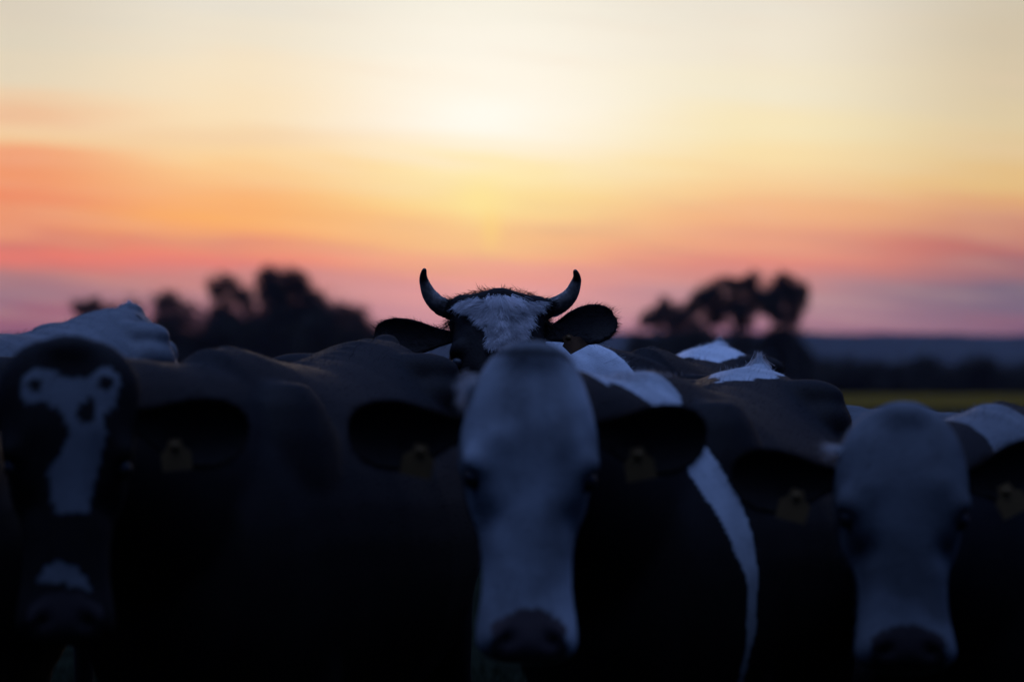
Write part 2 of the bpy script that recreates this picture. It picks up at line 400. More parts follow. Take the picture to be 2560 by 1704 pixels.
    dirn = Vector((0, -1, max(-.1, min(.45, (n3.z - n0.z) * .9)))).normalized(); back = Vector((-ft.x, -ft.y, min(0, -ft.z) * .25)).normalized(); dist = (n3 - n0).length
    c1 = n0 + dirn * dist * .4; c2 = n3 + back * dist * .35
    NP = []; NR = []
    for k in range(9):
        u = k / 8; q = (1 - u) ** 3 * n0 + 3 * (1 - u) ** 2 * u * c1 + 3 * (1 - u) * u * u * c2 + u ** 3 * n3
        NP.append(q); NR.append((neckw * (.19 * (1 - u) ** 1.1 + .080 * u ** .8 + .01), .28 * (1 - u) ** 1.1 + .10 * u ** .8 + .02))
    tube(V, F, NP, NR, side=Vector((1, 0, 0)), n=24, sub=3, cap=False)
    co, q = remesh(V, F, voxel, 12 if horned else 26)
    vn, _ = vnormals(co, q)
    # nostrils, mouth, eye hollows pressed in; gentle unevenness of flesh
    def hc(p):
        dlt = p - np.array(pl); return dlt @ np.array(sd_) / hs, dlt @ np.array(ax) / HL, dlt @ np.array(ft) / hs
    hx, ht, hf = hc(co)
    disp = snoise(co, 9, 3) * .004 + snoise(co, 22, 5) * .0015
    for sg in (1, -1):
        nd = ((hx - sg * .044) / .016) ** 2 + ((ht - .945 - (np.abs(hx) - .044) * .6) / .030) ** 2
        disp -= .022 * np.exp(-nd) * ((hf > -.06) & (ht > .85))
        ed = ((hx - sg * .112) / .022) ** 2 + ((ht - .425) / .028) ** 2 + ((hf + .045) / .028) ** 2
        disp -= .014 * np.exp(-ed); disp -= .010 * np.exp(-((hx - sg * .075) / .025) ** 2 - ((ht - .55) / .05) ** 2) * (hf > -.08); disp += .005 * np.exp(-((hx - sg * .06) / .03) ** 2 - ((ht - .30) / .06) ** 2) * (hf > -.08)
    disp -= .008 * np.exp(-((hf + .062) / .006) ** 2) * (ht > .86) * (ht < 1.02)
    disp *= np.where(ht > 1.3, 1, 1)
    co = co + vn * disp[:, None] * scale
    # ears join the body mesh
    allV = [co]; allQ = [q]; earinfo = []
    if ears:
        for i, sg in enumerate((1, -1)):
            e = ear[i] or {}
            dr = e.get('dir', (1, -.08, .0)); dirv = (sd_ * sg * dr[0] - ax * dr[1] * -1 * 1 + ft * dr[2])
            base = H(sg * .088 * (1.12 if horned else 1), e.get('t', .215), -.075)
            opn = ft * e.get('open', 1.0) + ax * e.get('down', .12)
            rg, t_, u_, f_ = ear_mesh(base, dirv, -ax, e.get('len', .205) * hs, e.get('h', .125) * hs, opn)
            ev_, ef_ = [], []
            loft(ev_, ef_, rg)
            quads_ = np.array([x for x in ef_ if len(x) == 4]); vv = np.array([tuple(v) for v in ev_])
            off = sum(len(a) for a in allV); allV.append(vv); allQ.append(quads_ + off); earinfo.append((base, t_, u_, f_, e.get('len', .205) * hs, e.get('h', .125) * hs, off, len(vv), e.get('tag', .46)))
    co = np.concatenate(allV); q = np.concatenate(allQ)
    vn, fn = vnormals(co, q)
    hx, ht, hf = hc(co)
    earmask = np.zeros(len(co), bool)
    for e in earinfo: earmask[e[6]:e[6] + e[7]] = True
    def colour(p, is_ear):
        hx, ht, hf = hc(p); bl = np.stack([p[:, 0] / sx_, p[:, 1] / sy, p[:, 2]], 1)
        nzp = np.stack([snoise(p, 30, 8), snoise(p, 30, 9), snoise(p, 30, 10)], 1) * .012 + np.stack([snoise(p, 90, 18), snoise(p, 90, 19), snoise(p, 90, 20)], 1) * .005
        pp = bl + nzp; inhead = (ht > -.12) & (ht < 1.1) & (np.abs(hx) < .17) & (hf > -.30) & (hf < .08)
        w = coat(pp, hx + nzp[:, 0] * .6, ht + nzp[:, 1], hf, inhead, is_ear)
        Cc = BLACK[None] * (1 - w[:, None]) + WHITE[None] * (w[:, None] * pale)  # pale dims each cow's white coat colour, standing in for lens vignetting
        # bare muzzle skin
        mz_ = (ht > .835 + 12 * hx ** 2) & (ht < 1.06) & (np.abs(hx) < .066) & (hf > -.066) & inhead
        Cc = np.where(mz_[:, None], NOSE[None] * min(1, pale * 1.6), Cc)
        return Cc
    C = colour(co, earmask)
    body = fast_mesh('body', co, q, M_coat, root, C, smooth=True)
    # eyes
    for sg in (1, -1):
        v, f = [], []; ball(v, f, H(sg * .0985, .425, -.050), (.0185 * hs, .0185 * hs, .0185 * hs), Rh, 20, 14); mesh_obj('eye', v, f, M_eye, root)
    # hooves
    for sg in (1, -1):
        for yy, xx in ((-.465, .16), (.82, .175)):
            v, f = [], []
            for tt in (-1, 1):
                cx = B(xx * sg, yy, 0); rr = []
                for z, k in ((.001, 1.08), (.03, 1.0), (.065, .82), (.08, .7)):
                    rr.append([Vector((cx.x + tt * .024 + math.cos(a) * .024 * k, cx.y - .02 + (z * .5) + math.sin(a) * .058 * k, z)) for a in (2 * math.pi * j / 12 for j in range(12))])
                loft(v, f, rr)
            mesh_obj('hoof', v, f, M_hoof, root)
    # ear tags
    for i, e in enumerate(earinfo):
        if not tags[i]: continue
        base, t_, u_, f_, el, eh = e[:6]
        c = base + t_ * el * e[8] - u_ * eh * .31 - f_ * .004 + f_ * .010
        lx = (t_ + u_ * .25 * (1)).normalized(); ly = f_.cross(lx).normalized()
        if ly.dot(ax) < 0: ly = -ly
        v, f = [], []
        out = [(-.012, -.016), (.012, -.016), (.016, .0), (.028, .008), (.028, .042), (-.028, .042), (-.028, .008), (-.016, 0)]
        nn_ = f_ + ly * .15; nn_.normalize()
        loft(v, f, [[c + lx * a * hs + ly * (b + .004) * hs + nn_ * z for a, b in out] for z in (-.0012, .0012)])
        tg = mesh_obj('ear_tag', v, f, M_tag_dark if horned else M_tag, root, smooth=False)
        v, f = [], []; ball(v, f, c + nn_ * .003, (.007, .007, .007)); mesh_obj('stud', v, f, M_tag, tg)
    # ---- coat fuzz: thin strands over the upper body, neck, head and ears
    area = np.linalg.norm(fn, axis=1) * .5; cen = co[q].mean(1); fnn = unit(fn)
    def sample(wt, cnt):
        pr = area * wt; pr = pr / pr.sum(); idx = RNG.choice(len(q), cnt, p=pr)
        w4 = RNG.dirichlet((1, 1, 1, 1), cnt)
        return (co[q[idx]] * w4[:, :, None]).sum(1), fnn[idx], earmask[q[idx][:, 0]], idx
    zc = cen[:, 2]; fhx, fht, fhf = hc(cen)
    headface = (fht > -.1) & (fht < 1.1) & (np.abs(fhx) < .3) & (fhf > -.3)
    nose_f = headface & (fht > .86) & (np.abs(fhx) < .08) & (fhf > -.08) & ~earmask[q[:, 0]]
    wt = np.where(zc > 1.0 * W.z / 1.42, 1.0, .12) * (1 + 1.2 * headface) * np.where(nose_f, 0, 1)
    rp, rn, re, idx = sample(wt, fuzz)
    rx, rt, rf = hc(rp); inh = headface[idx]
    bdir = np.tile(np.array((0, 1., -.25)), (len(rp), 1))
    hd = np.array(ax)[None] * .9 + np.array(sd_)[None] * (np.sign(rx) * .5)[:, None]
    dirs = np.where(inh[:, None], hd, bdir)
    for e in earinfo:
        ee = re & (np.sign(rx) == (1 if (e[1].dot(sd_)) > 0 else -1)); dirs[ee] = np.array(e[1])[None]
    hairC = colour(rp, re) * RNG.uniform(.75, 1.15, (len(rp), 1))
    ln = np.where(re, .016, np.where(inh, .011, .013)) * (1.0 + .8 * (np.abs(rp[:, 0]) < .05))
    strands('coat_hair', rp, rn, dirs, ln, .0009, hairC, root, lift=.35, segs=2, jitter=.22, curl=.15)
    info = dict(root=root, H=H, B=B, ax=ax, sd=sd_, ft=ft, hs=hs, ears=earinfo, colour=colour, co=co, q=q, fnn=fnn, area=area, hc=hc, Mi=Mi, earmask=earmask, sample=sample, HL=HL)
    # ear fringe: longer hair along the rim
    R_, Nn, D_, Cc = [], [], [], []
    for e in earinfo:
        base, t_, u_, f_, el, eh, off, nv = e[:8]
        for k in range(900):
            s = random.uniform(.15, 1.0); w = np.interp(s, [0, .1, .22, .36, .5, .64, .78, .9, .97, 1], [.24, .30, .44, .68, .9, 1.0, .96, .76, .48, .2])
            a = random.choice((1, -1)) * random.uniform(.86, 1); p = base + t_ * el * s + u_ * (a * eh / 2 * w - .012 * math.sin(s * 3.1))
            R_.append(tuple(p)); Nn.append(tuple((u_ * a).normalized())); D_.append(tuple(t_ * (.5 + s) - f_ * .1 + u_ * a * .2))
        for k in range(450):                                  # inside the cup
            s = random.uniform(.05, .6); a = random.uniform(-.9, .9); w = np.interp(s, [0, .1, .22, .36, .5, .64], [.24, .30, .44, .68, .9, 1.0])
            p = base + t_ * el * s + u_ * (a * eh / 2 * w) - f_ * (1 - a * a) * eh / 2 * w * .38
            R_.append(tuple(p)); Nn.append(tuple((f_ + u_ * a * .3).normalized())); D_.append(tuple(t_ + u_ * a))
    if R_:
        R_ = np.array(R_); ec = colour(R_, np.ones(len(R_), bool)) * 1.2
        strands('ear_hair', R_, np.array(Nn), np.array(D_), .014, .0010, ec, root, lift=.42, segs=2, jitter=.22, curl=.3)
    # tail switch and the tuft of hair standing on the tail head
    n = 700; p0 = B(.02, 1.10, .66); rr = np.array(p0) + RNG.normal(size=(n, 3)) * (.012, .012, .07)
    sc = colour(rr, np.zeros(n, bool)); strands('tail_switch', rr, unit(RNG.normal(size=(n, 3)) * (1, 1, .1)), np.tile(np.array((0, 0, -1.)), (n, 1)), .26, .0016, sc, root, lift=.12, segs=3, jitter=.06, curl=.1)
    tag(root, label, 'cow', 'cows standing in a tight herd at dusk')
    return info

def tuft(info, c, n, dirv, length, spread, white, width=.0011, lift=.3, name='hair_tuft', jitter=.18, curl=.2):
    rr = np.array(c) + RNG.normal(size=(n, 3)) * np.array(spread)
    cc = (WHITE if white else BLACK * 1.3)[None] * RNG.uniform(.7, 1.1, (n, 1))
    dv = np.tile(np.array(tuple(dirv)), (n, 1)); nr = unit(np.cross(dv, RNG.normal(size=(n, 3))))
    return strands(name, rr, nr, dv, length, width, cc, info['root'], lift=lift, segs=3, jitter=jitter, curl=curl)

Z3 = lambda p: np.zeros(len(p))
def px2h(pts, cx, top, m):                          # outline of a marking, centimetres off the drawing -> head metres / fraction
    return [((a - cx) / m, (b - top) / m / .55) for a, b in pts]

# ---- the front cow with the white face, centre
def coat_A(p, hx, ht, hf, inh, ear):
    w = Z3(p)
    face = inh & (ht > .0) & (hf > -.125 - .03 * np.sin(ht * 9)) & (ht < 1.08)
    w = np.where(face, 1., w)
    w = np.where(inh & (ht < .03) & (hf > -.2), .35, w)
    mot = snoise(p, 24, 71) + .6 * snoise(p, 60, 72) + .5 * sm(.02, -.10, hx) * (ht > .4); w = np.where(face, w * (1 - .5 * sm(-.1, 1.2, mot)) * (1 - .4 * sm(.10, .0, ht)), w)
    for sg in (1, -1): w = np.where(face, w * (1 - .75 * np.exp(-((hx - sg * .112) / .022) ** 2 - ((ht - .43) / .035) ** 2)), w)
    b = ~inh
    y, x, z = p[:, 1], p[:, 0], p[:, 2]
    w = np.where(b & (z > 1.31 + .35 * np.maximum(0, x - .12) + .03 * np.sin(y * 14)) & (y > -.80) & (y < -.40 - .6 * np.maximum(0, x)), 1., w)
    band = b & (x > .08) & (np.abs(y + .59 - .16 * np.clip(1.15 - z, 0, 1)) < .016 + .022 * np.clip((z - .8) / .2, 0, 1) + .020 * np.clip((z - 1.0) / .2, 0, 1)) & (z < 1.30) & (z > .5)
    w = np.where(band, 1., w)
    w = np.where(b & (z > 1.335 + .25 * np.abs(x)) & (y > .25) & (y < 1.0), 1., w)
    w = np.where(b & (z < .45), 1., w); w = np.where(ear, 0., w); return w
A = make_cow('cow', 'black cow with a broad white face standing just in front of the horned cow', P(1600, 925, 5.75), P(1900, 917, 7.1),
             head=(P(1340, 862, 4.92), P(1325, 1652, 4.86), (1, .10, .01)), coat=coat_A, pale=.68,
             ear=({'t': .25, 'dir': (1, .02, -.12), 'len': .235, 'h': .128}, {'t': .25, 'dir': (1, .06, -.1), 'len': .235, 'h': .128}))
# ---- left front cow
mB = FPX / 4.92
patB = [px2h(q_, 172, 850, mB) for q_ in (
    [(85, 925), (140, 930), (160, 950), (215, 950), (240, 930), (275, 922), (305, 940), (312, 975), (296, 1015), (262, 1035), (258, 1065), (268, 1085), (255, 1150), (235, 1240), (222, 1300), (140, 1312), (128, 1260), (120, 1190), (150, 1150), (168, 1090), (150, 1040), (120, 1015), (60, 1018), (40, 985), (42, 955)],
    [(95, 1490), (120, 1450), (160, 1425), (200, 1440), (235, 1480), (245, 1510), (190, 1495), (140, 1488)])]
holeB = [px2h(q_, 172, 850, mB) for q_ in (
    [(60, 960), (75, 948), (100, 955), (105, 975), (90, 988), (65, 985)], [(245, 955), (262, 942), (285, 950), (290, 970), (270, 985), (248, 978)],
    [(190, 1020), (215, 1010), (225, 995), (240, 1000), (240, 1050), (225, 1062), (185, 1060)])]
def coat_B(p, hx, ht, hf, inh, ear):
    w = Z3(p); f = inh & (hf > -.12); hx = hx + snoise(p, 70, 101) * .005; ht = ht + snoise(p, 70, 102) * .010
    for q_ in patB: w = np.where(f & inpoly(hx, ht, q_), 1., w)
    for q_ in holeB: w = np.where(inpoly(hx, ht, q_) & f, 0., w)
    w = np.where(~inh & (p[:, 2] < .5), 1., w); w = np.where(ear, 0., w); return w
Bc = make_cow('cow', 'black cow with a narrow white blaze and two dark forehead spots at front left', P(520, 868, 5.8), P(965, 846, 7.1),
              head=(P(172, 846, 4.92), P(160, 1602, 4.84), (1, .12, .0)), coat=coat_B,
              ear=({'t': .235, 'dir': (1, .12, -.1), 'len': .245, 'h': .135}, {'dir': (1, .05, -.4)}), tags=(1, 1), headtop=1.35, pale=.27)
# ---- horned cow in the middle, in focus
YC = 7.45; mC = FPX / YC
polyC = []
def coat_C(p, hx, ht, hf, inh, ear):
    w = Z3(p)
    poly = [(-.124, .075), (-.09, .085), (-.06, .06), (-.045, .10), (-.02, .085), (0, .12), (.02, .08), (.04, .12), (.055, .06), (.08, .10), (.104, .085), (.084, .155), (.079, .235), (.060, .335), (.05, .40), (.04, .50), (.03, .62), (.0, .60), (.0, .44), (-.02, .40), (-.029, .32), (-.045, .25), (-.071, .187), (-.091, .14)]
    polyC[:] = poly
    w = np.where(inh & (hf > -.10) & inpoly(hx, ht, poly), 1., w)
    x, y, z = p.T; b = ~inh
    b2 = b | (inh & (hf < -.15))
    w = np.where(b2 & (x > -.30) & (y > -1.4) & (y < -.74 - .25 * (1.42 - z)) & (z > 1.0), 1., w)
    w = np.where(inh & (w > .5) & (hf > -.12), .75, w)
    w = np.where(b & (z > 1.385 + .25 * np.abs(x)) & (y > .32) & (y < .92), 1., w)
    w = np.where(b & (z < .45), 1., w); w = np.where(ear, 0., w); return w
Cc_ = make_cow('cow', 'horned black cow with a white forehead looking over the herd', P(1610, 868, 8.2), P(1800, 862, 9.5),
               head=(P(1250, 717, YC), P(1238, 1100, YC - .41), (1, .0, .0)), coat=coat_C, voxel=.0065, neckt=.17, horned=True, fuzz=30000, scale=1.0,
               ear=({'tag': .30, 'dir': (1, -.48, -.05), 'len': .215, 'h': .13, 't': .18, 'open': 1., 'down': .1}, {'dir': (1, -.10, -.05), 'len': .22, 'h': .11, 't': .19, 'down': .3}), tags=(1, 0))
# ---- right front cow
def coat_E(p, hx, ht, hf, inh, ear):
    w = Z3(p); face = inh & (ht > -.05) & (hf > -.15) & (ht < 1.08); w = np.where(face, 1., w)
    mot = snoise(p, 30, 81) + .6 * snoise(p, 75, 82); w = np.where(face, w * (1 - .45 * sm(0, 1.1, mot)), w)
    for sg in (1, -1): w = np.where(face, w * (1 - .8 * np.exp(-((hx - sg * .110) / .020) ** 2 - ((ht - .43) / .03) ** 2) - .55 * np.exp(-((hx - sg * .078) / .020) ** 2 - ((ht - .53) / .035) ** 2)).clip(0, 1), w)
    x, y, z = p.T; b = ~inh
    w = np.where(b & (y > -.80 + .3 * (z - 1.1)) & (y < .2) & ~((z > 1.19 - .1 * y) & (x > .0 + .25 * (1.25 - z)) & (y > -.42)) , 1., w); w = np.where(b & ((y > .5) | (z < 1.13 + .03 * np.sin(y * 9))), 0., w)
    w = np.where(b & (z < .45), 1., w); w = np.where(ear, 0., w); return w
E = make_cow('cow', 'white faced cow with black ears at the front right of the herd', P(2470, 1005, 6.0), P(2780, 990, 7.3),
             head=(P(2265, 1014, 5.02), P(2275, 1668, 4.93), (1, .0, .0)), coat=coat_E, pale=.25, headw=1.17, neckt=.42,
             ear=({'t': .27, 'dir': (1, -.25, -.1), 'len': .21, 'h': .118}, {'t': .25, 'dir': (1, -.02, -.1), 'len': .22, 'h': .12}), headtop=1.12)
# ---- white cow at the far left, seen over the blazed cow
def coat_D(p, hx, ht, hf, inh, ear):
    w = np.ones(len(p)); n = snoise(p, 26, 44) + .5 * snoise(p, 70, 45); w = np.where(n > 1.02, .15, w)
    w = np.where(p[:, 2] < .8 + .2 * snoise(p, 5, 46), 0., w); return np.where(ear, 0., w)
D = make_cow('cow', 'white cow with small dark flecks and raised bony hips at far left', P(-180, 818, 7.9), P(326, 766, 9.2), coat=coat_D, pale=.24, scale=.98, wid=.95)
# ---- pale cow low behind the right front cow
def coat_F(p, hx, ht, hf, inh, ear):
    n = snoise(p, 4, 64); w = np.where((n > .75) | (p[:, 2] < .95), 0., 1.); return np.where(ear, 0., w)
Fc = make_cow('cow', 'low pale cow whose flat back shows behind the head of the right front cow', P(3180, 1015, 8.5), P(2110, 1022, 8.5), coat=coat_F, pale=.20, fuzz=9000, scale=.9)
# ---- black cow half outside the left edge
def coat_G(p, hx, ht, hf, inh, ear):
    w = Z3(p); w = np.where(inh & (np.abs(hx) < .03) & (hf > -.1), 1., w); return w
G = make_cow('cow', 'dark brownish cow cut off by the left edge below the flecked white cow', P(-330, 850, 5.5), P(-130, 858, 6.8), coat=coat_G, fuzz=9000)

# ---- hair that stands out
H, ax, sdv, ft = Cc_['H'], Cc_['ax'], Cc_['sd'], Cc_['ft']
def axv(v): return np.array(tuple(v))
# poll mop: black, lying forward over the forehead
n = 9500; xs_ = RNG.uniform(-.125, .125, n); ts = RNG.uniform(-.04, .06, n); fs = -.02 - .06 * RNG.random(n) - 1.2 * xs_ ** 2
rt = np.array([tuple(H(a, b + 2.2 * a * a, c)) for a, b, c in zip(xs_, ts, fs)])
dr = axv(ft)[None] * .7 + axv(ax)[None] * RNG.uniform(-.1, .8, (n, 1)) + axv(sdv)[None] * (np.sign(xs_) * .5 + xs_ * 6)[:, None]
nr = unit(-axv(ax)[None] * 1. + axv(ft)[None] * .5 + axv(sdv)[None] * (xs_ * 5)[:, None])
cl = snoise(rt, 150, 91)[:, None]; cl2 = snoise(rt, 210, 92)[:, None]; dr = dr + axv(sdv)[None] * cl * 1.2 + nr * cl2 * .5
strands('poll_hair', rt, nr, dr, .019 * (1 + .5 * cl2[:, 0]), .0014, np.tile(BLACK * 1.5, (n, 1)) * RNG.uniform(.6, 1.3, (n, 1)), Cc_['root'], lift=.12, segs=4, jitter=.16, curl=.3)
# white forehead locks in wavy clumps
R_, D_, N_, C_, Ln = [], [], [], [], []
for k in range(420):
    x0 = random.uniform(-.10, .10); t0 = random.uniform(.07, .42)
    if not inpoly(np.array([x0]), np.array([t0 + .0]), polyC)[0]: continue
    above = t0 < .2
    side = (1 if x0 > 0 else -1)
    if above: dd = sdv * (side * random.uniform(.1, 1.2) + x0 * 6) + ax * random.uniform(.4, 1.2)
    else: dd = sdv * (side * .35 + x0 * 4) + ax * 1.0
    dd = dd + sdv * random.uniform(-.5, .5); ll = random.uniform(.015, .036) if above else random.uniform(.014, .030)
    wc = random.uniform(.42, 1.05)
    for j in range(45):
        R_.append(tuple(H(x0 + random.gauss(0, .006), t0 + random.gauss(0, .010), float(np.interp(t0, [q_[0] for q_ in HEAD], [q_[3] for q_ in HEAD])) + .006 - 1.1 * x0 * x0))); D_.append(tuple(dd + sdv * random.gauss(0, .10))); N_.append(tuple(ft)); Ln.append(ll); C_.append(np.array((.95, .87, .84)) * wc * random.uniform(.85, 1.05))
# centre forelock hanging over the whorl
for x0, lean in ((-.022, -.5), (-.012, -.15), (-.002, .1), (.008, .35), (.018, .6), (-.03, .2), (.03, .9), (.0, -.7), (.012, 1.0)):
    ll0 = random.uniform(.03, .068); wc = random.uniform(.55, 1.15)
    for j in range(80):
        R_.append(tuple(H(x0 + random.gauss(0, .003), .09 + random.gauss(0, .012), .006))); D_.append(tuple(ax + sdv * (lean + random.gauss(0, .10)))); N_.append(tuple(ft)); Ln.append(ll0 * random.uniform(.9, 1.1)); C_.append(np.array((.95, .87, .84)) * wc * random.uniform(.9, 1.1))
strands('forelock', np.array(R_), np.array(N_), np.array(D_), np.array(Ln), .0015, np.array(C_), Cc_['root'], lift=.32, segs=4, jitter=.06, curl=.12, droop=.15)
# wisps below each horn
for sg in (1, -1):
    tuft(Cc_, H(sg * .118, .145, -.05), 90, (sdv * sg * .8 + ax * .8), .055, (.006, .006, .005), False, lift=.2, name='horn_wisp', jitter=.12, curl=.3)
    tuft(Cc_, H(sg * .112, .045, -.04), 260, (sdv * sg * .9 - ax * .25 + ft * .2), .03, (.012, .008, .006), False, lift=.3, name='horn_base_hair')
# tail head tufts and side tufts
for inf, hgt in ((A, .028), (Cc_, .022), (D, .015)):
    b = np.array(tuple(inf['B'](0, .885, 1.425))); n = 900; rr = b + RNG.normal(size=(n, 3)) * (.011, .018, .003); apex = b + np.array((0, .01, hgt))
    dv = apex - rr; ll = np.linalg.norm(dv, axis=1) * .95; nr = unit(np.cross(dv, RNG.normal(size=(n, 3))))
    strands('tail_head_tuft', rr, nr, dv, ll, .0012, WHITE[None] * RNG.uniform(.75, 1.1, (n, 1)), inf['root'], lift=.05, segs=3, jitter=.09, curl=.12)
tuft(A, A['H'](-.100, .135, -.075), 500, (-A['sd'] * .6 + A['ax'] * .3), .026, (.007, .008, .014), True, name='temple_tuft')
tuft(E, E['H'](-.108, .155, -.06), 120, (-E['sd'] * 1. - E['ax'] * .1), .032, (.004, .004, .004), True, name='temple_tuft', jitter=.12)
tuft(A, A['B'](0, -.5, 1.405), 1300, (0, -.6, .6), .013, (.02, .12, .005), True, name='neck_crest_hair')

# horns of the middle cow
M_horn, t, b = material('horn'); tcn = mk(t, 'ShaderNodeTexCoord'); at = mk(t, 'ShaderNodeAttribute'); at.attribute_name = 'coat'
nz3 = mk(t, 'ShaderNodeTexNoise', Scale=60., Detail=6., Roughness=.7); t.links.new(tcn.outputs['Object'], nz3.inputs['Vector'])
mr = mk(t, 'ShaderNodeMapRange'); mr.inputs[1].default_value = .35; mr.inputs[2].default_value = .7; mr.inputs[3].default_value = .3; mr.inputs[4].default_value = 1.3; t.links.new(nz3.outputs[0], mr.inputs[0])
mx = mk(t, 'ShaderNodeMix', data_type='RGBA', blend_type='MULTIPLY'); mx.inputs[0].default_value = 1; t.links.new(at.outputs['Color'], mx.inputs[6]); t.links.new(mr.outputs[0], mx.inputs[7]); t.links.new(mx.outputs[2], b.inputs['Base Color'])
bp = mk(t, 'ShaderNodeBump', Strength=.6, Distance=.002); t.links.new(nz3.outputs[0], bp.inputs['Height']); t.links.new(bp.outputs[0], b.inputs['Normal']); b.inputs['Roughness'].default_value = .38
Mi = Cc_['Mi']
for pts, sg in (([(1162, 772), (1128, 774), (1098, 762), (1075, 738), (1062, 709), (1058.5, 690), (1061, 675)], -1),
                ([(1340, 772), (1374, 770), (1405, 757), (1428, 734), (1440, 706), (1442, 691), (1438, 678)], 1)):
    cp = [Mi @ P(a, b_, YC + .04 - .05 * (k / 6) ** 1.5) for k, (a, b_) in enumerate(pts)]
    v, f = [], []
    rad_ = [.0275, .0268, .0245, .0200, .0140, .0100, .0060]
    rad_ = [(r * .98, r * .98) for r in rad_]
    tube(v, f, cp, rad_, side=Vector((0, 1, 0)), n=26, sub=12)
    va = np.array([tuple(q_) for q_ in v]); c0 = np.array(tuple(cp[0])); dd = np.linalg.norm(va - c0, axis=1)
    rngs = len(va) // 26; out = []
    for i in range(rngs):
        ring = va[i * 26:(i + 1) * 26]; cc = ring.mean(0); s = i / rngs
        amp = (.035 * math.sin(i * 2.1) + .02 * math.sin(i * .9)) * max(0, 1 - s * 1.7)
        nois = (snoise(ring, 420, 5) * .13 + snoise(ring, 160, 6) * .06) * max(0, 1 - s * 1.6)
        out.append(cc + (ring - cc) * (1 + amp + nois)[:, None])
    va = np.concatenate(out); s = np.repeat(np.arange(rngs) / rngs, 26)[:, None]
    cA = np.array((.045, .035, .030)); cB = np.array((.40, .32, .25)); cT = np.array((.012, .010, .010))
    w1 = sm(.15, .5, s); w2 = sm(.62, .78, s)
    colr = (cA * (1 - w1) + cB * w1) * (1 - w2) + cT * w2
    mesh_obj('horn', va, f, M_horn, Cc_['root'], colr)

# ------------------------------------------------------------------ land
def sheet(name, x0, x1, y0, y1, z, mat, nx=2, ny=2, fn=None):
    v = []; f = []
    for j in range(ny):
        for i in range(nx):
            x = x0 + (x1 - x0) * i / (nx - 1); y = y0 + (y1 - y0) * j / (ny - 1); v.append((x, y, fn(x, y) if fn else z))
    for j in range(ny - 1):
        for i in range(nx - 1): a = j * nx + i; f.append((a, a + 1, a + nx + 1, a + nx))
    o = mesh_obj(name, v, f, mat); tag(o, kind='structure'); return o
M_ground = simple('pasture', (.012, .014, .008), 1., 3., .4, .8, 0)
M_field = simple('stubble_field', (.15, .085, .012), 1., .2, .25, .3, 0)
M_hill = simple('wooded_hill', (.035, .045, .03), 1., .05, .4, .2, 0)
sheet('ground', -6000, 6000, -300, 9000, 0, M_ground)
sheet('field', -150, 150, 118, 235, .004, M_field)
def ridge(name, y, xw, h, jag, seed, depth):
    r = random.Random(seed); ph = [r.uniform(0, 6.3) for _ in range(12)]; v = []; f = []; n = 500; rows = 10
    for i in range(n):
        x = -xw + 2 * xw * i / (n - 1)
        hh = h * (1 + .05 * math.sin(x / (xw * .23) + ph[0]) + .02 * math.sin(x / (xw * .11) + ph[1])) + jag * (sum(math.sin(x * (2 ** k) * .012 + ph[k]) / (1 + .4 * k) for k in range(2, 6))) * .5
        for j in range(rows):
            u = j / (rows - 1); v.append((x, y + depth * (u - .5), hh * math.sin(math.pi * u) ** .7 - .2))
    for i in range(n - 1):
        for j in range(rows - 1): a = i * rows + j; f.append((a, a + 1, a + rows + 1, a + rows))
    o = mesh_obj(name, v, f, M_hill); tag(o, kind='structure'); return o
ridge('hills', 2600, 1500, 39.0, 1.3, 4, 500)

# ------------------------------------------------------------------ trees and hedges
M_leaf = simple('foliage', (.075, .062, .045), 1., 1.5, .5, 0, .05)
M_bark = simple('bark', (.05, .04, .03), .9, 8, .4, .5)
def leaves(name, blobs, cnt, size, parent, seed, gap=.35):
    r = np.random.default_rng(seed); vol = np.array([b[3] * b[4] * b[5] for b in blobs]) ** .8; idx = r.choice(len(blobs), cnt, p=vol / vol.sum())
    b = np.array(blobs)[idx]; d = unit(r.normal(size=(cnt, 3))); rad_ = r.random((cnt, 1)) ** .6
    rad_ = np.where(r.random((cnt, 1)) < .24, rad_ * r.uniform(1.0, 1.7, (cnt, 1)), rad_)
    c = b[:, :3] + d * rad_ * b[:, 3:6]
    c = c + np.stack([snoise(c, 2.6, seed + 5 + q_) for q_ in range(3)], 1) * .42 + np.stack([snoise(c, 7., seed + 9 + q_) for q_ in range(3)], 1) * .16 + r.normal(size=c.shape) * .14
    n_ = .45 * snoise(c, 2.0, seed + 1) + .8 * snoise(c, 6.5, seed + 2); keep = n_ > -1.1 + gap * 2.2 * rad_[:, 0] ** 2
    c = c[keep]; m = len(c); u = unit(r.normal(size=(m, 3))) * size * r.uniform(.6, 1.3, (m, 1)); w = unit(np.cross(u, r.normal(size=(m, 3)))) * size * .55
    V = np.stack([c - u, c + w * .8, c + u, c - w * .8], 1).reshape(-1, 3); Q = np.arange(4 * m).reshape(-1, 4)
    return fast_mesh(name, V, Q, M_leaf, parent)
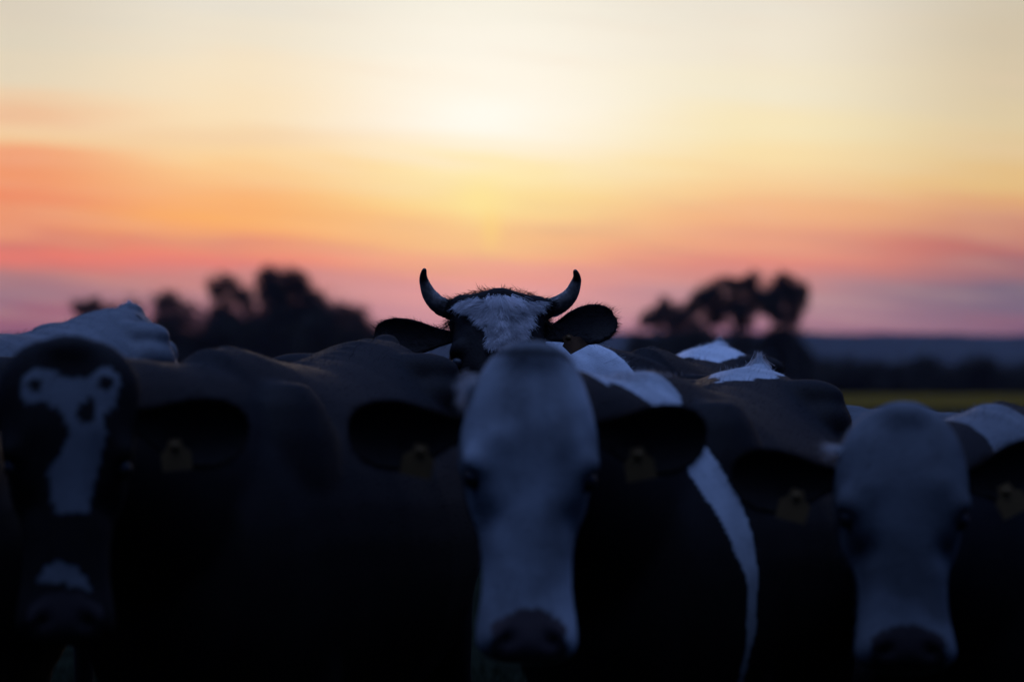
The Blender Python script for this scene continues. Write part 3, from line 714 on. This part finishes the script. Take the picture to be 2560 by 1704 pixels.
def tree(label, px, Yd, top, blobs_px, seed, cnt=5500, group='trees along the far edge of the field', gap=.35, size=.17):
    """blobs_px: (px, py, radius x, radius y) as seen against the sky, turned into metres round the trunk"""
    m = Yd / FPX; base = Vector(((px - 1280) * m, Yd, 0)); r = random.Random(seed)
    root = bpy.data.objects.new('tree', None); col.objects.link(root); root.location = base
    bl = []
    for bx, by, rx, ry in blobs_px:
        for k in range(2): bl.append(((bx - px) * m + r.uniform(-.15, .15) * rx * m, r.uniform(-.3, .3) * rx * m, HC + (HOR - by) * m, rx * m * .95, rx * m * .8, ry * m * .95))
        for k in range(11):
            a = r.uniform(0, 6.28); q_ = r.uniform(0, .9)
            bl.append(((bx - px) * m + math.cos(a) * rx * m * q_, r.uniform(-.6, .6) * rx * m, HC + (HOR - by) * m + math.sin(a) * ry * m * q_, rx * m * r.uniform(.25, .6), rx * m * r.uniform(.3, .6), ry * m * r.uniform(.25, .6)))
    leaves('crown', bl, int(cnt * (1.9 if px < 1280 else 1.5)), size * .75, root, seed, gap * .8)
    v, f = [], []; hh = HC + (HOR - top) * m
    tube(v, f, [(0, 0, -.1), (.1, 0, hh * .3), (-.1, .1, hh * .6), (.1, 0, hh * .92)], [(.24, .24), (.18, .18), (.1, .1), (.03, .03)])
    for k in range(9):
        t_ = bl[r.randrange(len(bl))]; z0 = hh * r.uniform(.2, .6); tube(v, f, [(0, 0, z0), (t_[0] * .5, t_[1] * .5, (z0 + t_[2]) * .5 + .1), (t_[0], t_[1], t_[2])], [(.08, .08), (.05, .05), (.015, .015)], n=7, sub=3)
    mesh_obj('trunk', v, f, M_bark, root); tag(root, label, 'tree', group); return root
Yt = 213
tree('small thin tree showing just over the back of the white cow at the left', 240, Yt + 5, 740, [(200, 775, 25, 25), (235, 765, 25, 30), (275, 785, 25, 30), (320, 800, 35, 50)], 1, 3000)
tree('low rounded tree right of the white cow, separate from the big tree beside it', 430, Yt, 725, [(425, 760, 42, 42), (395, 780, 35, 40), (470, 790, 30, 40), (430, 830, 80, 60), (380, 850, 60, 60)], 2, 7000)
tree('tall tree with a ragged top forming the left half of the big left clump', 575, Yt + 3, 690, [(575, 705, 30, 22), (545, 725, 34, 35), (605, 750, 45, 45), (555, 780, 42, 50), (580, 840, 75, 60), (520, 870, 70, 60)], 3, 9000)
tree('tallest tree on the left, its broad crown sloping down to the right', 700, Yt, 680, [(680, 690, 38, 26), (720, 705, 55, 35), (665, 735, 50, 45), (760, 735, 45, 45), (715, 780, 85, 60), (790, 770, 45, 45), (700, 850, 130, 60)], 4, 15000)
tree('bushy lower tree at the right end of the left clump, beside the horned cow', 870, Yt - 4, 765, [(895, 790, 32, 32), (850, 790, 45, 38), (830, 830, 70, 50), (915, 820, 30, 40), (890, 860, 60, 60), (800, 860, 80, 60)], 5, 9000)
tree('low tree at the left of the right hand clump', 1670, Yt + 4, 750, [(1655, 770, 34, 26), (1640, 800, 36, 34), (1700, 790, 48, 34), (1725, 830, 50, 30)], 6, 5500)
tree('tall airy tree with a wide domed crown in the middle of the right clump', 1840, Yt, 692, [(1875, 705, 34, 24), (1830, 722, 45, 30), (1775, 735, 42, 30), (1900, 745, 42, 34), (1850, 765, 50, 36), (1790, 780, 48, 34), (1745, 765, 30, 30), (1860, 800, 30, 20)], 7, 11000, gap=.5)
tree('slender tree with a drooping crown at the right end of the right clump', 1975, Yt - 3, 690, [(1965, 705, 26, 22), (1940, 740, 32, 36), (1985, 730, 34, 30), (1999, 765, 22, 40), (1950, 785, 34, 22), (1985, 800, 18, 16), (1930, 765, 24, 26)], 8, 7000, gap=.5)
def bush(label, px, Yd, blobs, seed, cnt, name='bush'):
    m = Yd / FPX; root = bpy.data.objects.new(name, None); col.objects.link(root); root.location = ((px - 1280) * m, Yd, 0)
    r = random.Random(seed); bl = []
    for bx, by, rx, ry in blobs:
        for k in range(4): bl.append(((bx - px) * m + r.uniform(-.4, .4) * rx * m, r.uniform(-1, 1), HC + (HOR - by) * m + r.uniform(-.3, .3) * ry * m, rx * m * r.uniform(.5, .8), rx * m * .6, ry * m * r.uniform(.5, .8)))
    leaves('foliage', bl, cnt, .17, root, seed, 0.)
    v, f = [], []
    for k in range(5): tube(v, f, [(r.uniform(-.3, .3), r.uniform(-.2, .2), -.05), (r.uniform(-1, 1), 0, 1), (r.uniform(-1.5, 1.5), 0, 1.9)], [(.06, .06), (.04, .04), (.02, .02)], n=7, sub=2)
    mesh_obj('stem', v, f, M_bark, root); tag(root, label, name, 'bushes under the trees'); return root
bush('dark bush under the left end of the right clump', 1640, Yt, [(1600, 870, 45, 45), (1660, 860, 60, 45), (1720, 880, 50, 50), (1640, 930, 90, 60)], 21, 9000)
bush('dark bush under the tall airy tree of the right clump', 1800, Yt - 2, [(1780, 865, 60, 50), (1850, 870, 60, 50), (1760, 840, 35, 35), (1820, 930, 100, 60)], 22, 10000)
bush('dark rounded bush at the right end of the right clump', 1960, Yt, [(1920, 850, 45, 40), (1965, 850, 50, 45), (2000, 890, 45, 50), (1960, 930, 90, 60)], 23, 10000)
bush('dark undergrowth at the foot of the big left clump', 640, Yt + 2, [(380, 900, 90, 70), (520, 900, 90, 70), (660, 900, 90, 70), (800, 900, 90, 70), (930, 900, 70, 60), (560, 830, 80, 60), (660, 810, 80, 60), (760, 815, 80, 55), (850, 835, 60, 45)], 24, 26000)
# hedge running along the far side of the field to the right
m = (Yt + 8) / FPX; bl = []
for k in range(150):
    px = 1990 + k * 5.6; bl.append(((px - 2300) * m, random.uniform(-1, 1), HC + (HOR - (927 + 8 * math.sin(k * .21) + random.uniform(-7, 7))) * m - .2, random.uniform(.5, 1.0), .9, random.uniform(.8, 1.15)))
    bl.append(((px - 2300) * m, random.uniform(-1, 1), .6, .8, .9, .8))
hr = bpy.data.objects.new('hedge', None); col.objects.link(hr); hr.location = ((2300 - 1280) * m, Yt + 8, 0)
leaves('foliage', bl, 42000, .17, hr, 31, -.4); tag(hr, 'long dark hedge between the yellow field and the blue hills at the right', 'hedge')
M_yel = simple('yellow_reeds', (.30, .20, .03), .9, 2, .3, 0)

# ------------------------------------------------------------------ short grass under the herd
n = 26000; gx = RNG.uniform(-3, 3.4, n); gy = RNG.uniform(3.5, 13, n); r0 = np.stack([gx, gy, np.zeros(n)], 1)
d0 = unit(RNG.normal(size=(n, 3)) * (.4, .4, .1) + (0, 0, 1)); s0 = unit(np.cross(d0, RNG.normal(size=(n, 3)))) * .004; h0 = RNG.uniform(.03, .10, (n, 1))
V = np.stack([r0 - s0, r0 + s0, r0 + d0 * h0 + s0 * .2, r0 + d0 * h0 - s0 * .2], 1).reshape(-1, 3)
M_grass = simple('grass', (.02, .026, .012), 1., 2, .4, 0, 0)
g = fast_mesh('grass', V, np.arange(4 * n).reshape(-1, 4), M_grass); tag(g, 'short dark pasture grass under the hooves of the herd', 'grass', kind='stuff')

# ------------------------------------------------------------------ evening haze between here and the hills
me = bpy.data.meshes.new('haze'); bm = bmesh.new(); bmesh.ops.create_cube(bm, size=1)
for v in bm.verts: v.co = Vector((v.co.x * 4200, v.co.y * 3000 + 1480, -1.5 if v.co.z < 0 else 52))
bm.to_mesh(me); bm.free(); hz = bpy.data.objects.new('haze', me); col.objects.link(hz); tag(hz, 'thin bluish evening haze lying over the fields and hills', 'haze', kind='stuff')
mh = bpy.data.materials.new('haze'); mh.use_nodes = True; t = mh.node_tree; t.nodes.clear()
pv = t.nodes.new('ShaderNodeVolumePrincipled'); pv.inputs['Density'].default_value = .00010; pv.inputs['Color'].default_value = (.72, .72, .95, 1); pv.inputs['Anisotropy'].default_value = 0
ou = t.nodes.new('ShaderNodeOutputMaterial'); t.links.new(pv.outputs[0], ou.inputs['Volume']); me.materials.append(mh)
